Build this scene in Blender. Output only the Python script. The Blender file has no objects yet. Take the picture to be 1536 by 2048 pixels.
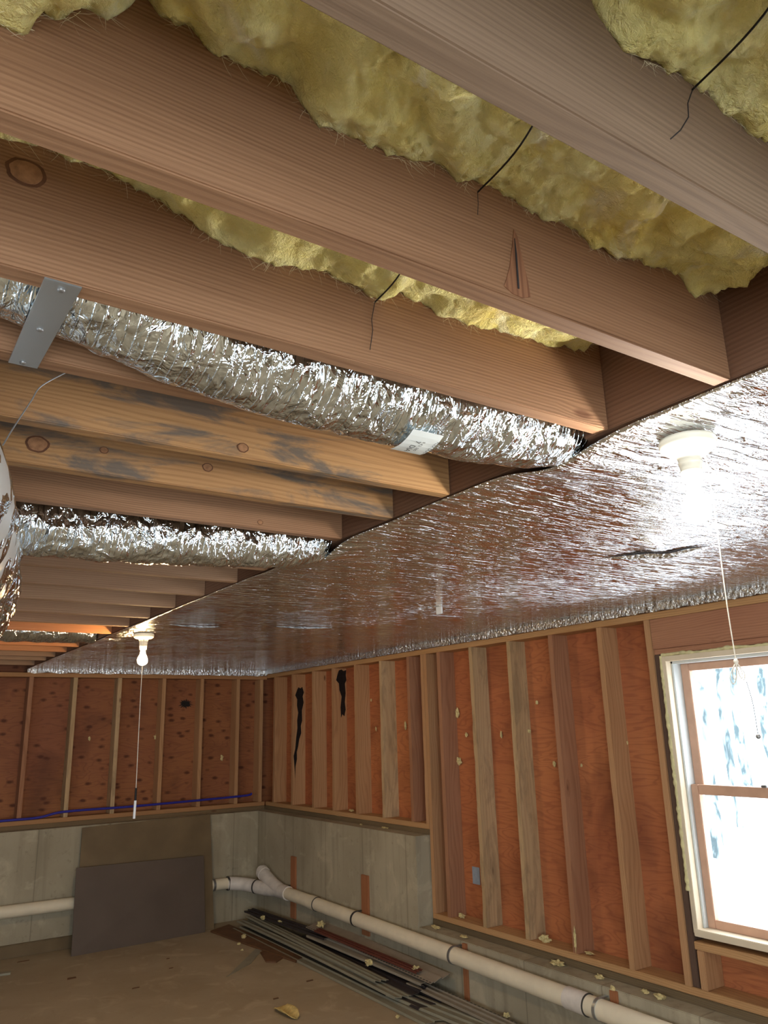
import bpy, bmesh, math, random
from mathutils import Vector, Matrix, noise
random.seed(7)
S = bpy.context.scene
COL = S.collection
ZF = 1.76            # eye height above the slab; everything below is written relative to the eye and lifted by ZF

# ------------------------------------------------------------------ camera
yaw, pitch, roll = math.radians(34.035), math.radians(15.537), math.radians(-1.543)
f = Vector((math.sin(yaw)*math.cos(pitch), math.cos(yaw)*math.cos(pitch), math.sin(pitch)))
r0 = Vector((math.cos(yaw), -math.sin(yaw), 0)); u0 = r0.cross(f)
rr = r0*math.cos(roll) + u0*math.sin(roll); uu = -r0*math.sin(roll) + u0*math.cos(roll)
cam = bpy.data.cameras.new('camera'); cam_o = bpy.data.objects.new('camera', cam); COL.objects.link(cam_o)
M3 = Matrix((rr, uu, -f)).transposed()
cam_o.matrix_world = Matrix.Translation((0, 0, ZF)) @ M3.to_4x4()
cam.sensor_fit = 'VERTICAL'; cam.sensor_height = 24.0
cam.lens = 1557.9/2048*24.0; cam.clip_start = .02; cam.clip_end = 500
S.camera = cam_o

# ------------------------------------------------------------------ daylight, exposure
S.view_settings.view_transform = 'Standard'; S.view_settings.look = 'None'
S.view_settings.exposure = -0.17; S.view_settings.gamma = 1.0
W = bpy.data.worlds.new('overcast_sky'); S.world = W; W.use_nodes = True
bg = W.node_tree.nodes['Background']; bg.inputs[0].default_value = (.86, .94, 1.0, 1); bg.inputs[1].default_value = 9.0

def portal(name, loc, rot, sx, sy):
    l = bpy.data.lights.new(name, 'AREA'); l.shape = 'RECTANGLE'; l.size = sx; l.size_y = sy
    l.cycles.is_portal = True
    o = bpy.data.objects.new(name, l); COL.objects.link(o); o.location = (loc[0], loc[1], loc[2]+ZF); o.rotation_euler = rot
WIN1 = (1.93, 2.813, -1.047, .347)      # y0, y1, z0, z1 of the window in the right wall
WIN2 = (-.55, .95, -1.047, .347)       # its neighbour beside the camera
REAR_FILL = (-2.6, .9, -1.30, .40)         # unseen rear wall opening, added as daylight fill: x0, x1, z0, z1
portal('window_daylight', (3.93, (WIN1[0]+WIN1[1])/2, -.35), (0, math.radians(90), 0), 1.40, .89)
portal('side_window_daylight', (3.93, (WIN2[0]+WIN2[1])/2, -.35), (0, math.radians(90), 0), 1.40, 1.5)
portal('rear_fill_daylight', (-.85, -2.06, -.45), (math.radians(90), 0, 0), 3.5, 1.7)
LEFT_FILL = (.9, 3.1, -.80, .30)               # unseen left wall opening, added to light the stud fronts
portal('left_fill_daylight', (-3.72, 2.0, -.25), (0, math.radians(-90), 0), 1.1, 2.2)

# ------------------------------------------------------------------ node helpers
class NT:
    def __init__(s, name, rough=.7, metal=0.0, spec=.3):
        s.m = bpy.data.materials.new(name); s.m.use_nodes = True; s.t = s.m.node_tree
        s.b = s.t.nodes['Principled BSDF']
        s.b.inputs['Roughness'].default_value = rough; s.b.inputs['Metallic'].default_value = metal
        s.b.inputs['Specular IOR Level'].default_value = spec
    def n(s, ty, **k):
        d = s.t.nodes.new(ty)
        for a, v in k.items(): setattr(d, a, v)
        return d
    def put(s, sock, v):
        if isinstance(v, bpy.types.NodeSocket): s.t.links.new(v, sock)
        else:
            if isinstance(v, tuple) and len(v) == 3 and sock.type == 'RGBA': v = (*v, 1)
            sock.default_value = v
    def math(s, op, a, b=0.0, c=0.0):
        d = s.n('ShaderNodeMath', operation=op); s.put(d.inputs[0], a); s.put(d.inputs[1], b); s.put(d.inputs[2], c); return d.outputs[0]
    def coords(s, scale=(1, 1, 1), rnd=True, src='Object'):
        tc = s.n('ShaderNodeTexCoord'); o = tc.outputs[src]
        if rnd:
            oi = s.n('ShaderNodeObjectInfo'); cx = s.n('ShaderNodeCombineXYZ')
            r = s.math('MULTIPLY', oi.outputs['Random'], 37.0)
            for i in range(3): s.put(cx.inputs[i], r)
            va = s.n('ShaderNodeVectorMath', operation='ADD'); s.put(va.inputs[0], o); s.put(va.inputs[1], cx.outputs[0]); o = va.outputs[0]
        return s.scale(o, scale)
    def scale(s, o, sc):
        vm = s.n('ShaderNodeVectorMath', operation='MULTIPLY'); s.put(vm.inputs[0], o); vm.inputs[1].default_value = sc
        return vm.outputs[0]
    def noise(s, v, scale=1.0, detail=3.0, dist=0.0, rough=.5):
        d = s.n('ShaderNodeTexNoise'); s.put(d.inputs['Vector'], v); d.inputs['Scale'].default_value = scale
        d.inputs['Detail'].default_value = detail; d.inputs['Distortion'].default_value = dist; d.inputs['Roughness'].default_value = rough
        return d.outputs['Fac']
    def voro(s, v, scale=1.0, feature='F1', rnd=1.0):
        d = s.n('ShaderNodeTexVoronoi', feature=feature); s.put(d.inputs['Vector'], v); d.inputs['Scale'].default_value = scale
        d.inputs['Randomness'].default_value = rnd
        return d.outputs['Distance']
    def ramp(s, fac, *stops):
        d = s.n('ShaderNodeValToRGB'); e = d.color_ramp.elements
        while len(e) < len(stops): e.new(.5)
        for q, (p, c) in zip(e, stops):
            q.position = p; q.color = (c, c, c, 1) if isinstance(c, (int, float)) else (*c, 1)
        s.put(d.inputs[0], fac); return d.outputs[0]
    def mix(s, fac, a, b, blend='MIX'):
        d = s.n('ShaderNodeMix', data_type='RGBA', blend_type=blend)
        s.put(d.inputs[0], fac); s.put(d.inputs[6], a); s.put(d.inputs[7], b); return d.outputs[2]
    def sep(s, v):
        d = s.n('ShaderNodeSeparateXYZ'); s.put(d.inputs[0], v); return d.outputs
    def bump(s, h, strength=.5, dist=.01, prev=None):
        d = s.n('ShaderNodeBump'); d.inputs['Strength'].default_value = strength; d.inputs['Distance'].default_value = dist
        s.put(d.inputs['Height'], h)
        if prev: s.put(d.inputs['Normal'], prev)
        s.put(s.b.inputs['Normal'], d.outputs[0]); return d.outputs[0]
    def color(s, c): s.put(s.b.inputs['Base Color'], c); return s.m

def plain(name, c, rough=.6, metal=0.0, var=.12, sc=20.0, bump=.15):
    n = NT(name, rough, metal); v = n.coords()
    f1 = n.noise(v, sc, 4)
    n.color(n.mix(n.ramp(f1, (.3, 0.0), (.7, 1.0)), tuple(x*(1-var) for x in c), tuple(min(1, x*(1+var)) for x in c)))
    if bump: n.bump(f1, bump, .002)
    return n.m

def wood(name, axis, c1, c2, line=(.28, .13, .06), freq=850., lamt=.5, mold=0.0, knots=1.0, rough=.75, moldc=(.10, .09, .08)):
    """sawn softwood: growth lines along the length, soft blotches, scattered knots"""
    n = NT(name, rough); ax = 'XYZ'.index(axis)
    def sc(l, c): return tuple(l if i == ax else c for i in range(3))
    base = n.coords()
    lo = n.noise(n.scale(base, sc(.9, 5.0)), 1.0, 2)
    mid = n.noise(n.scale(base, sc(3.0, 60.0)), 1.0, 3)
    fine = n.noise(n.scale(base, sc(6.0, 420.0)), 1.0, 2)
    kv = n.voro(n.scale(base, sc(2.1, 6.0)), 1.0)
    kn = n.ramp(kv, (.0, 1.0), (.17, 0.0))
    comp = n.sep(base)
    o = [comp[i] for i in range(3) if i != ax]
    lin = n.math('ADD', n.math('MULTIPLY', o[1], freq), n.math('MULTIPLY', o[0], freq*.35))
    lin = n.math('ADD', lin, n.math('MULTIPLY', lo, 55.0))
    lin = n.math('ADD', lin, n.math('MULTIPLY', kn, 9.0*knots))
    wave = n.math('SINE', lin)
    wm = n.ramp(n.math('ADD', n.math('MULTIPLY', wave, .5), .5), (.35, 0.0), (.95, 1.0))
    wm = n.math('MULTIPLY', wm, n.ramp(mid, (.3, .35), (.65, 1.0)))
    c = n.mix(n.ramp(lo, (.3, 0.0), (.7, 1.0)), c1, c2)
    c = n.mix(n.math('MULTIPLY', n.ramp(fine, (.3, 0.0), (.75, 1.0)), .35), c, line)
    c = n.mix(n.math('MULTIPLY', wm, lamt), c, line)
    kd = n.ramp(kv, (.035, 1.0), (.075, 0.0))
    c = n.mix(n.math('MULTIPLY', kd, .75*knots), c, (.10, .035, .015))
    if mold:
        mo = n.ramp(n.noise(n.scale(base, sc(3.5, 14.0)), 1.0, 6, .6, .65), (.49, 0.0), (.62, 1.0))
        c = n.mix(n.math('MULTIPLY', mo, mold), c, moldc)
    n.color(c)
    n.bump(n.math('ADD', n.math('MULTIPLY', wave, .3), fine), .25, .0015)
    return n.m

def plywood(name, axis, c1, c2, c3, spots=0.0):
    n = NT(name, .7); h = 'XYZ'.index(axis); base = n.coords(rnd=False)
    def sc(a, z): return tuple(a if i == h else (z if i == 2 else a) for i in range(3))
    lo = n.noise(n.scale(base, sc(.8, 1.2)), 1.0, 3)
    big = n.noise(n.scale(base, sc(1.3, 7.0)), 1.0, 2, .7)
    rings = n.math('SINE', n.math('MULTIPLY', big, 75.0))
    fine = n.noise(n.scale(base, sc(9.0, 130.0)), 1.0, 3)
    c = n.mix(n.ramp(lo, (.32, 0.0), (.68, 1.0)), c1, c2)
    c = n.mix(n.math('MULTIPLY', n.ramp(rings, (.45, 0.0), (1.0, 1.0)), .32), c, c3)
    c = n.mix(n.math('MULTIPLY', n.ramp(fine, (.45, 0.0), (.8, 1.0)), .3), c, c3)
    blot = n.noise(n.scale(base, sc(2.2, 2.0)), 1.0, 5, .5)
    c = n.mix(n.ramp(blot, (.52, 0.0), (.72, .55)), c, tuple(x*.45 for x in c3))
    if spots:
        v = n.voro(n.scale(base, sc(7.0, 13.)), 1.0, rnd=.85)
        v = n.math('ADD', v, n.math('MULTIPLY', n.noise(base, 28., 3), .16))
        c = n.mix(n.math('MULTIPLY', n.ramp(v, (.20, 1.0), (.36, 0.0)), spots), c, (.08, .022, .010))
    n.color(c); n.bump(n.math('ADD', rings, fine), .15, .001)
    return n.m

def concrete(name, c1, c2, streak=True, dark=(.10, .085, .06)):
    n = NT(name, .85); base = n.coords(rnd=False)
    lo = n.noise(base, 1.4, 5, .3); hi = n.noise(base, 22., 5, 0, .6)
    st = n.noise(n.scale(base, (14., 14., .9)), 1.0, 4) if streak else n.noise(base, 3.0, 4, 1.0)
    c = n.mix(n.ramp(lo, (.33, 0.0), (.66, 1.0)), c1, c2)
    c = n.mix(n.ramp(st, (.52, 0.0), (.75, .32)), c, dark)
    c = n.mix(n.ramp(n.noise(base, 4.5, 6, .8, .6), (.55, 0.0), (.70, .35)), c, tuple(min(1, x*1.5) for x in c2))
    c = n.mix(n.ramp(hi, (.60, 0.0), (.75, .35)), c, dark)
    if streak:
        x = n.sep(base)
        # form board seams
        for comp in (x[0], x[1]):
            fr = n.math('FRACT', n.math('MULTIPLY', comp, 1/.61))
            c = n.mix(n.ramp(n.math('ABSOLUTE', n.math('SUBTRACT', fr, .5)), (.0, .5), (.012, 0.0)), c, dark)
    n.color(c); n.bump(hi, .35, .004)
    return n.m

def foil(name, rough=.12, kind='sheet', tint=(.86, .87, .88)):
    n = NT(name, rough, 1.0); base = n.coords(rnd=False)
    if kind == 'sheet':
        wr = n.noise(n.scale(base, (5., 42., 5.)), 1.0, 3, .8)
        wv = n.voro(n.scale(base, (120., 190., 1.)), 1.0)
        big = n.noise(base, 2.2, 3, .4)
        wk = n.ramp(n.noise(n.scale(base, (1.1, 1.6, 1.)), 1.0, 2), (.35, .25), (.6, 1.0))
        n1 = n.bump(wv, .12, .004)
        w2 = n.noise(n.scale(base, (11., 95., 5.)), 1.0, 2, 1.2)
        n2 = n.bump(n.math('MULTIPLY', n.ramp(wr, (.50, 0.0), (.66, 1.0)), wk), 1.0, .0075, n1)
        n2 = n.bump(n.ramp(w2, (.56, 0.0), (.70, 1.0)), .8, .0035, n2)
        n.bump(big, .35, .03, n2)
        n.put(n.b.inputs['Roughness'], n.math('ADD', n.math('MULTIPLY', n.noise(base, 6., 3), .08), rough))
    elif kind == 'duct':
        cr = n.voro(n.scale(base, (60., 34., 34.)), 1.0, 'F1')
        cr2 = n.noise(n.scale(base, (1.5, 1., 1.)), 15., 3, 1.8, .5)
        x = n.sep(base)[0]
        rib = n.math('SINE', n.math('MULTIPLY', x, 2*math.pi/.0175))
        rib = n.ramp(rib, (.72, 0.0), (.98, 1.0))
        n1 = n.bump(cr, .45, .006)
        n2 = n.bump(cr2, .9, .016, n1)
        n.bump(rib, .7, .0022, n2)
    else:
        n1 = n.bump(n.voro(n.scale(base, (50., 50., 50.)), 1.0, 'F1'), .6, .012)
        n.bump(n.noise(base, 45., 4, 1.2), .8, .014, n1)
    n.color(n.mix(n.noise(base, 7., 3), tint, tuple(x*.88 for x in tint)))
    return n.m

M = {}
M['joist'] = wood('joist_wood', 'X', (.275, .145, .076), (.36, .20, .11), (.14, .062, .028), 900, .5)
M['joist_gray'] = wood('weathered_joist_wood', 'X', (.22, .145, .095), (.29, .20, .13), (.11, .065, .04), 700, .35)
M['joist_mold'] = wood('moldy_joist_wood', 'X', (.36, .19, .080), (.47, .27, .115), (.19, .085, .035), 520, .45, mold=.85)
M['joist_far'] = wood('far_joist_wood', 'X', (.34, .20, .12), (.45, .28, .17), (.19, .10, .055), 700, .35)
M['joist_orange'] = wood('orange_joist_wood', 'X', (.50, .21, .09), (.58, .27, .12), (.27, .09, .035), 700, .4)
M['rim'] = wood('rim_beam_wood', 'Y', (.17, .085, .05), (.23, .12, .07), (.09, .04, .02), 600, .4)
M['trimmer_shade'] = wood('shade_dark_trimmer_wood', 'Z', (.10, .06, .045), (.14, .085, .06), (.05, .03, .02), 600, .4)  # wood darkened to stand for shade in the gap beside the window
M['stud_pale'] = wood('pale_stud_wood', 'Z', (.50, .35, .19), (.60, .43, .25), (.30, .17, .08), 500, .35, mold=.35, moldc=(.14, .10, .06))
M['stud_brown'] = wood('brown_stud_wood', 'Z', (.36, .17, .09), (.45, .23, .13), (.19, .075, .035), 600, .4)
M['stud_mid'] = wood('stud_wood', 'Z', (.46, .25, .12), (.56, .33, .17), (.27, .12, .05), 600, .4)
M['plate_y'] = wood('wall_plate_wood', 'Y', (.50, .28, .12), (.60, .36, .17), (.26, .12, .05), 600, .4)
M['plate_x'] = wood('back_plate_wood', 'X', (.42, .21, .09), (.50, .27, .12), (.20, .09, .04), 600, .4)
M['plate_dark_y'] = wood('treated_plate_wood', 'Y', (.15, .11, .06), (.21, .15, .08), (.08, .05, .03), 600, .4)
M['plate_dark_x'] = wood('treated_back_plate_wood', 'X', (.18, .12, .06), (.24, .16, .08), (.08, .05, .03), 600, .4)
M['header'] = wood('header_wood', 'Y', (.38, .17, .10), (.46, .23, .13), (.20, .08, .045), 500, .4)
M['ply_right'] = plywood('right_sheathing', 'Y', (.40, .125, .052), (.50, .185, .070), (.20, .052, .028), .0)
M['ply_back'] = plywood('back_sheathing', 'X', (.27, .10, .048), (.34, .135, .050), (.15, .048, .028), .85)
M['ply_floor'] = plywood('subfloor_sheathing', 'X', (.40, .24, .12), (.45, .28, .15), (.22, .12, .06))
M['concrete'] = concrete('foundation_concrete', (.33, .285, .20), (.43, .38, .275))
M['slab'] = concrete('slab_concrete', (.36, .285, .185), (.43, .35, .24), False, (.28, .21, .13))
M['foil'] = foil('reflective_foil', .06, 'sheet')
M['foil_duct'] = foil('duct_foil', .06, 'duct', (.76, .83, .87))
M['foil_edge'] = foil('crinkled_foil_edge', .18, 'edge')
M['liner'] = plain('milky_liner', (.52, .52, .50), .35, .2, .08, 8, .1)
M['galv'] = NT('galvanised_steel', .38, .9).color((.55, .60, .64))
M['steel'] = plain('dull_steel', (.30, .30, .30), .45, .8, .1, 40)
M['wire'] = plain('black_wire', (.015, .013, .012), .5, .3, .1, 40, 0)
M['pvc'] = plain('pvc_plastic', (.80, .71, .54), .45, 0, .06, 9, .05)
M['pvc_white'] = plain('white_pvc_fitting', (.72, .66, .60), .4, 0, .12, 14, .05)
M['dark_band'] = plain('dark_strap', (.05, .045, .04), .6, 0, .1, 40, 0)
M['porcelain'] = plain('ivory_porcelain', (.80, .77, .66), .25, 0, .02, 5, 0)
M['string'] = plain('pale_string', (.72, .66, .55), .8, 0, .1, 80, .2)
M['white_plastic'] = plain('white_plastic', (.8, .8, .8), .35, 0, .02, 5, 0)
M['brown_board'] = plain('dark_hardboard', (.115, .085, .066), .55, 0, .10, 3, .05)
M['tan_board'] = plain('brown_hardboard', (.165, .115, .06), .6, 0, .16, 4, .1)
M['rust_wood'] = wood('rusty_strip_wood', 'Z', (.36, .14, .06), (.42, .18, .08), (.2, .07, .03), 500, .4)
M['blue'] = plain('blue_cable_jacket', (.03, .03, .30), .45, 0, .1, 30, 0)
M['tag'] = plain('blue_grey_tag', (.32, .38, .46), .5, 0, .12, 30, .1)
M['tar'] = plain('black_tar', (.012, .010, .010), .45, 0, .3, 60, .6)
M['frame_wood'] = plain('window_jamb_wood', (.74, .63, .47), .5, 0, .06, 6, .05)
M['jamb_liner'] = plain('vinyl_jamb_liner', (.62, .66, .66), .4, 0, .03, 6, 0)
M['sash_wood'] = plain('sash_wood', (.60, .37, .26), .5, 0, .08, 12, .05)
M['foam'] = plain('spray_foam', (.66, .60, .33), .8, 0, .2, 30, .6)
M['snow'] = plain('snow', (.85, .88, .92), .9, 0, .05, .6, .2)
M['gap'] = plain('crack_and_gap_shade', (.035, .03, .03), .9, 0, .2, 30, .2)  # dark of cracks and tears, and the painted shade of the corner gap
def bark():
    n = NT('outdoor_bark', .95); b = n.coords((1, 1, .35))
    n.color(n.mix(n.ramp(n.noise(b, 9., 5, .6), (.40, 0.0), (.58, 1.0)), (.07, .10, .11), (.34, .40, .42))); return n.m
M['bark'] = bark()
def siding_mat(name, c, slots=0.0):
    n = NT(name, .55); b = n.coords(rnd=False)
    col = n.mix(n.noise(b, 12., 4), tuple(x*.8 for x in c), tuple(x*1.15 for x in c))
    if slots:
        x = n.sep(b)
        fr = n.ramp(n.math('FRACT', n.math('MULTIPLY', x[0], 1/.036)), (.0, 0.0), (.34, 0.0), (.36, 1.0), (1.0, 1.0))
        d = n.ramp(n.math('ABSOLUTE', n.math('SUBTRACT', x[1], slots)), (.0035, 1.0), (.0045, 0.0))
        col = n.mix(n.math('MULTIPLY', fr, d), col, (.01, .01, .01))
    n.color(col); return n.m
M['siding'] = siding_mat('tan_vinyl', (.36, .31, .24)); M['siding_slot'] = siding_mat('slotted_tan_vinyl', (.33, .27, .21), .098*.75); M['slot_narrow'] = siding_mat('narrow_slotted_vinyl', (.30, .25, .19), .098*.45)
M['siding_green'] = siding_mat('grey_green_vinyl', (.29, .27, .20)); M['siding_shadow'] = siding_mat('shadow_dark_vinyl', (.045, .035, .035))  # the dark vinyl paints the shadow between piled panels
M['siding_red'] = siding_mat('red_brown_vinyl', (.15, .045, .03))
def fiber():
    n = NT('yellow_fiberglass', 1.0, 0, 0.0); b = n.coords(rnd=False)
    a = n.noise(b, 7., 5, 1.2, .6); w = n.noise(b, 4.5, 5, 1.8, .55); h = n.noise(b, 90., 4, 1.0, .7)
    c = n.mix(n.ramp(a, (.30, 0.0), (.70, 1.0)), (.93, .80, .28), (1.0, .94, .50))
    c = n.mix(n.ramp(w, (.56, 0.0), (.74, .80)), c, (1., .99, .90))
    c = n.mix(n.ramp(n.noise(b, 3., 4, .5), (.54, 0.0), (.70, .45)), c, (.86, .62, .16))
    n.color(c); n.bump(n.math('ADD', h, n.math('MULTIPLY', n.noise(b, 28., 5, 2.0, .65), 1.6)), .9, .012)
    n.b.inputs['Subsurface Weight'].default_value = .12; n.b.inputs['Subsurface Radius'].default_value = (.03, .025, .01)
    n.b.inputs['Subsurface Scale'].default_value = .6
    return n.m
M['fiber'] = fiber()
M['fiber_dim'] = plain('loose_fiberglass', (.62, .52, .26), .95, 0, .25, 60, .8)
def emit(name, c, st):
    m = bpy.data.materials.new(name); m.use_nodes = True; t = m.node_tree; b = t.nodes['Principled BSDF']
    b.inputs['Base Color'].default_value = (.9, .9, .9, 1)
    b.inputs['Emission Color'].default_value = (*c, 1); b.inputs['Emission Strength'].default_value = st; return m
M['bulb_near'] = emit('lit_bulb', (1, .93, .82), 520.); M['bulb_far'] = emit('warm_lit_bulb', (1, .66, .32), 600.)
def glass():
    m = bpy.data.materials.new('window_glass'); m.use_nodes = True; t = m.node_tree; t.nodes.remove(t.nodes['Principled BSDF'])
    tr = t.nodes.new('ShaderNodeBsdfTransparent'); gl = t.nodes.new('ShaderNodeBsdfGlossy'); gl.inputs['Roughness'].default_value = .02
    mx = t.nodes.new('ShaderNodeMixShader'); mx.inputs[0].default_value = .07
    t.links.new(tr.outputs[0], mx.inputs[1]); t.links.new(gl.outputs[0], mx.inputs[2]); t.links.new(mx.outputs[0], t.nodes['Material Output'].inputs[0]); return m
M['glass'] = glass()

# ------------------------------------------------------------------ mesh helpers
ORG = {}
def new(): return bmesh.new()
def box(bm, x0, x1, y0, y1, z0, z1, bev=0.0):
    t = bmesh.new(); bmesh.ops.create_cube(t, size=1)
    for v in t.verts: v.co = Vector(((x0+x1)/2+v.co.x*(x1-x0), (y0+y1)/2+v.co.y*(y1-y0), (z0+z1)/2+v.co.z*(z1-z0)))
    if bev: bmesh.ops.bevel(t, geom=list(t.edges), offset=bev, segments=2, affect='EDGES')
    me = bpy.data.meshes.new('t'); t.to_mesh(me); t.free(); bm.from_mesh(me); bpy.data.meshes.remove(me); return bm
def grow(bm, pts, radii, seg=12, cap=True):
    """swept tube through pts"""
    pts = [Vector(p) for p in pts]; rings = []
    if not isinstance(radii, (list, tuple)): radii = [radii]*len(pts)
    up = None
    for i, p in enumerate(pts):
        d = (pts[min(i+1, len(pts)-1)] - pts[max(i-1, 0)]).normalized()
        if up is None: up = d.orthogonal().normalized()
        up = (up - d*up.dot(d)).normalized(); s = d.cross(up)
        rings.append([bm.verts.new(p + (up*math.cos(a)+s*math.sin(a))*radii[i]) for a in (2*math.pi*k/seg for k in range(seg))])
    for a, b in zip(rings, rings[1:]):
        for k in range(seg): bm.faces.new((a[k], a[(k+1) % seg], b[(k+1) % seg], b[k]))
    if cap:      # caps get their own vertices so the tube shades cleanly up to the edge
        bm.faces.new([bm.verts.new(v.co) for v in reversed(rings[0])]); bm.faces.new([bm.verts.new(v.co) for v in rings[-1]])
    return bm
def lathe(bm, c, prof, seg=32):
    """prof: (radius, z) from top to bottom about a vertical axis at c"""
    rings = []
    for r, z in prof:
        rings.append([bm.verts.new((c[0]+r*math.cos(a), c[1]+r*math.sin(a), z)) for a in (2*math.pi*k/seg for k in range(seg))])
    for a, b in zip(rings, rings[1:]):
        for k in range(seg): bm.faces.new((a[k], a[(k+1) % seg], b[(k+1) % seg], b[k]))
    bm.faces.new(rings[0]); bm.faces.new(list(reversed(rings[-1]))); return bm
def spline(P, n):
    P = [Vector(p) for p in P]; out = []
    for i in range(len(P)-1):
        a, b, c, d = P[max(i-1, 0)], P[i], P[i+1], P[min(i+2, len(P)-1)]
        for k in range(n):
            t = k/n; out.append(.5*((2*b)+(c-a)*t+(2*a-5*b+4*c-d)*t*t+(3*b-a-3*c+d)*t**3))
    return out+[P[-1]]
def prism(bm, poly, z0, z1):
    lo = [bm.verts.new((x, y, z0)) for x, y in poly]; hi = [bm.verts.new((x, y, z1)) for x, y in poly]; k = len(poly)
    bm.faces.new(list(reversed(lo))); bm.faces.new(hi)
    for i in range(k): bm.faces.new((lo[i], lo[(i+1) % k], hi[(i+1) % k], hi[i]))
    return bm
def obj(name, bm, mat, parent=None, smooth=False, origin=None):
    bmesh.ops.recalc_face_normals(bm, faces=bm.faces)
    if parent is not None: org = ORG[parent.name]
    elif origin: org = Vector(origin)
    else:
        xs = [v.co for v in bm.verts]
        org = Vector(((min(v.x for v in xs)+max(v.x for v in xs))/2, (min(v.y for v in xs)+max(v.y for v in xs))/2, min(v.z for v in xs)))
    for v in bm.verts: v.co -= org
    me = bpy.data.meshes.new(name); bm.to_mesh(me); bm.free(); me.materials.append(mat)
    if smooth:
        for p in me.polygons: p.use_smooth = len(p.vertices) <= 4
    o = bpy.data.objects.new(name, me); COL.objects.link(o); ORG[o.name] = org
    if parent is not None: o.parent = parent
    else: o.location = org + Vector((0, 0, ZF))
    return o
def tag(o, label, cat, group=None):
    o['label'] = label; o['category'] = cat
    if group: o['group'] = group
    return o
def thing(name, label, cat, loc, group=None):
    o = bpy.data.objects.new(name, None); COL.objects.link(o); o.empty_display_size = .05
    ORG[o.name] = Vector(loc); o.location = Vector(loc)+Vector((0, 0, ZF)); return tag(o, label, cat, group)
def struct(name, bm, mat, parent=None):
    o = obj(name, bm, mat, parent, origin=None if parent else (0, 0, 0))
    if parent is None: o['kind'] = 'structure'
    return o
N3 = noise.noise
def fbm(p, o=4):
    s = 0; a = 1; q = Vector(p)
    for _ in range(o): s += a*N3(q); q = q*2.03+Vector((7.1, 3.3, 1.7)); a *= .5
    return s

# ------------------------------------------------------------------ the shell
H = .62; ZT = .93; XH = 1.312; XW = 3.743; XP = 3.883; YB = 7.90; XC = 3.615; YC = 7.80; XL = -3.6; YR = -2.0; FL = -1.76
struct('floor', box(new(), XL, 4.0, YR, 8.2, FL-.12, FL), M['slab'])
struct('ceiling', box(new(), XL, 4.05, YR, 8.2, ZT, ZT+.03), M['ply_floor'])
bm = new(); y0, y1, z0, z1 = WIN1; a0, a1, _, _ = WIN2
box(bm, XP, XP+.016, y1, 8.1, -1.34, ZT); box(bm, XP, XP+.016, a1, y0, -1.34, ZT); box(bm, XP, XP+.016, YR, a0, -1.34, ZT)
for (p, q) in ((y0, y1), (a0, a1)):
    box(bm, XP, XP+.016, p, q, -1.34, z0); box(bm, XP, XP+.016, p, q, z1, ZT)
struct('wall_right', bm, M['ply_right'])
struct('wall_back', box(new(), XL, XP, YB+.14, YB+.156, -.79, ZT), M['ply_back'])
bm = new(); box(bm, XC, 4.0, YR, 5.05, FL, -1.383, .004); struct('foundation_wall', bm, M['concrete'])
bm = new(); box(bm, XC, 4.0, 5.052, YC, FL, -.776, .004); struct('foundation_wall', bm, M['concrete'])
bm = new(); box(bm, XL, 4.0, YC, 8.15, FL, -.776, .004); struct('foundation_wall', bm, M['concrete'])
bm = new(); p, q, z0, z1 = LEFT_FILL
box(bm, XL-.2, XL, YR, p, FL, ZT); box(bm, XL-.2, XL, q, 8.2, FL, ZT); box(bm, XL-.2, XL, p, q, FL, z0); box(bm, XL-.2, XL, p, q, z1, ZT); struct('wall_left', bm, M['concrete'])
bm = new(); x0, x1, z0, z1 = REAR_FILL
box(bm, XL, x0, YR-.2, YR, FL, ZT); box(bm, x1, 4.0, YR-.2, YR, FL, ZT); box(bm, x0, x1, YR-.2, YR, FL, z0); box(bm, x0, x1, YR-.2, YR, z1, ZT)
struct('wall_rear', bm, M['concrete'])
# footing strip showing at the base of the back wall
bm = new(); box(bm, XL, 2.2, YC-.034, YC-.002, FL, -1.66, .006); tag(obj('footing_ledge', bm, M['tan_board']), 'low brown stained footing ledge along the foot of the back concrete wall', 'ledge')

# ------------------------------------------------------------------ joists
JN = [('nearest joist, weathered grey-brown, crossing the top right corner', .446, .484, 'joist_gray'),
      ('broad reddish joist with a split knot, second from the camera', .755, .792, 'joist'),
      ('reddish-brown joist above the long silver duct, third from the camera', 1.051, 1.088, 'joist'),
      ('joist just behind the long silver duct, holding the lower end of the steel strap', 1.318, 1.356, 'joist'),
      ('golden joist with black mould stains along its lower edge, fifth from the camera', 1.611, 1.648, 'joist_mold'),
      ('mould-stained yellowish joist between the golden one and the second duct', 1.890, 1.930, 'joist_mold'),
      ('clean tan joist directly in front of the second silver duct', 2.197, 2.234, 'joist')]
far = [(2.52, 'joist directly behind the second silver duct', 'joist_far'), (2.81, 'second joist behind the second silver duct', 'joist_far'),
       (3.11, 'third joist behind the second silver duct, greyish tan', 'joist_far'), (3.49, 'fourth joist behind the second silver duct, with a dark check near its end', 'joist_far'),
       (3.89, 'fifth joist behind the second silver duct, thin in view', 'joist_far'), (4.30, 'sixth joist behind the second silver duct', 'joist_far'),
       (4.69, 'pale joist ending just left of the far lit bulb', 'joist_far'), (5.07, 'orange-toned joist in front of the small far duct', 'joist_orange'),
       (5.92, 'orange-toned joist just behind the small far duct', 'joist_orange'), (6.31, 'second joist behind the small far duct', 'joist_orange'),
       (6.71, 'third joist behind the small far duct', 'joist_far'), (7.06, 'next to last joist before the back wall', 'joist_far'),
       (7.56, 'last joist, nearest the back wall', 'joist_far')]
def joist(lbl, ya, yb, mat, zb=H):
    bm = new(); box(bm, -2.6, XH, ya, yb, zb, ZT, .0025)
    return tag(obj('floor_joist', bm, M[mat]), lbl, 'joist')
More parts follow.
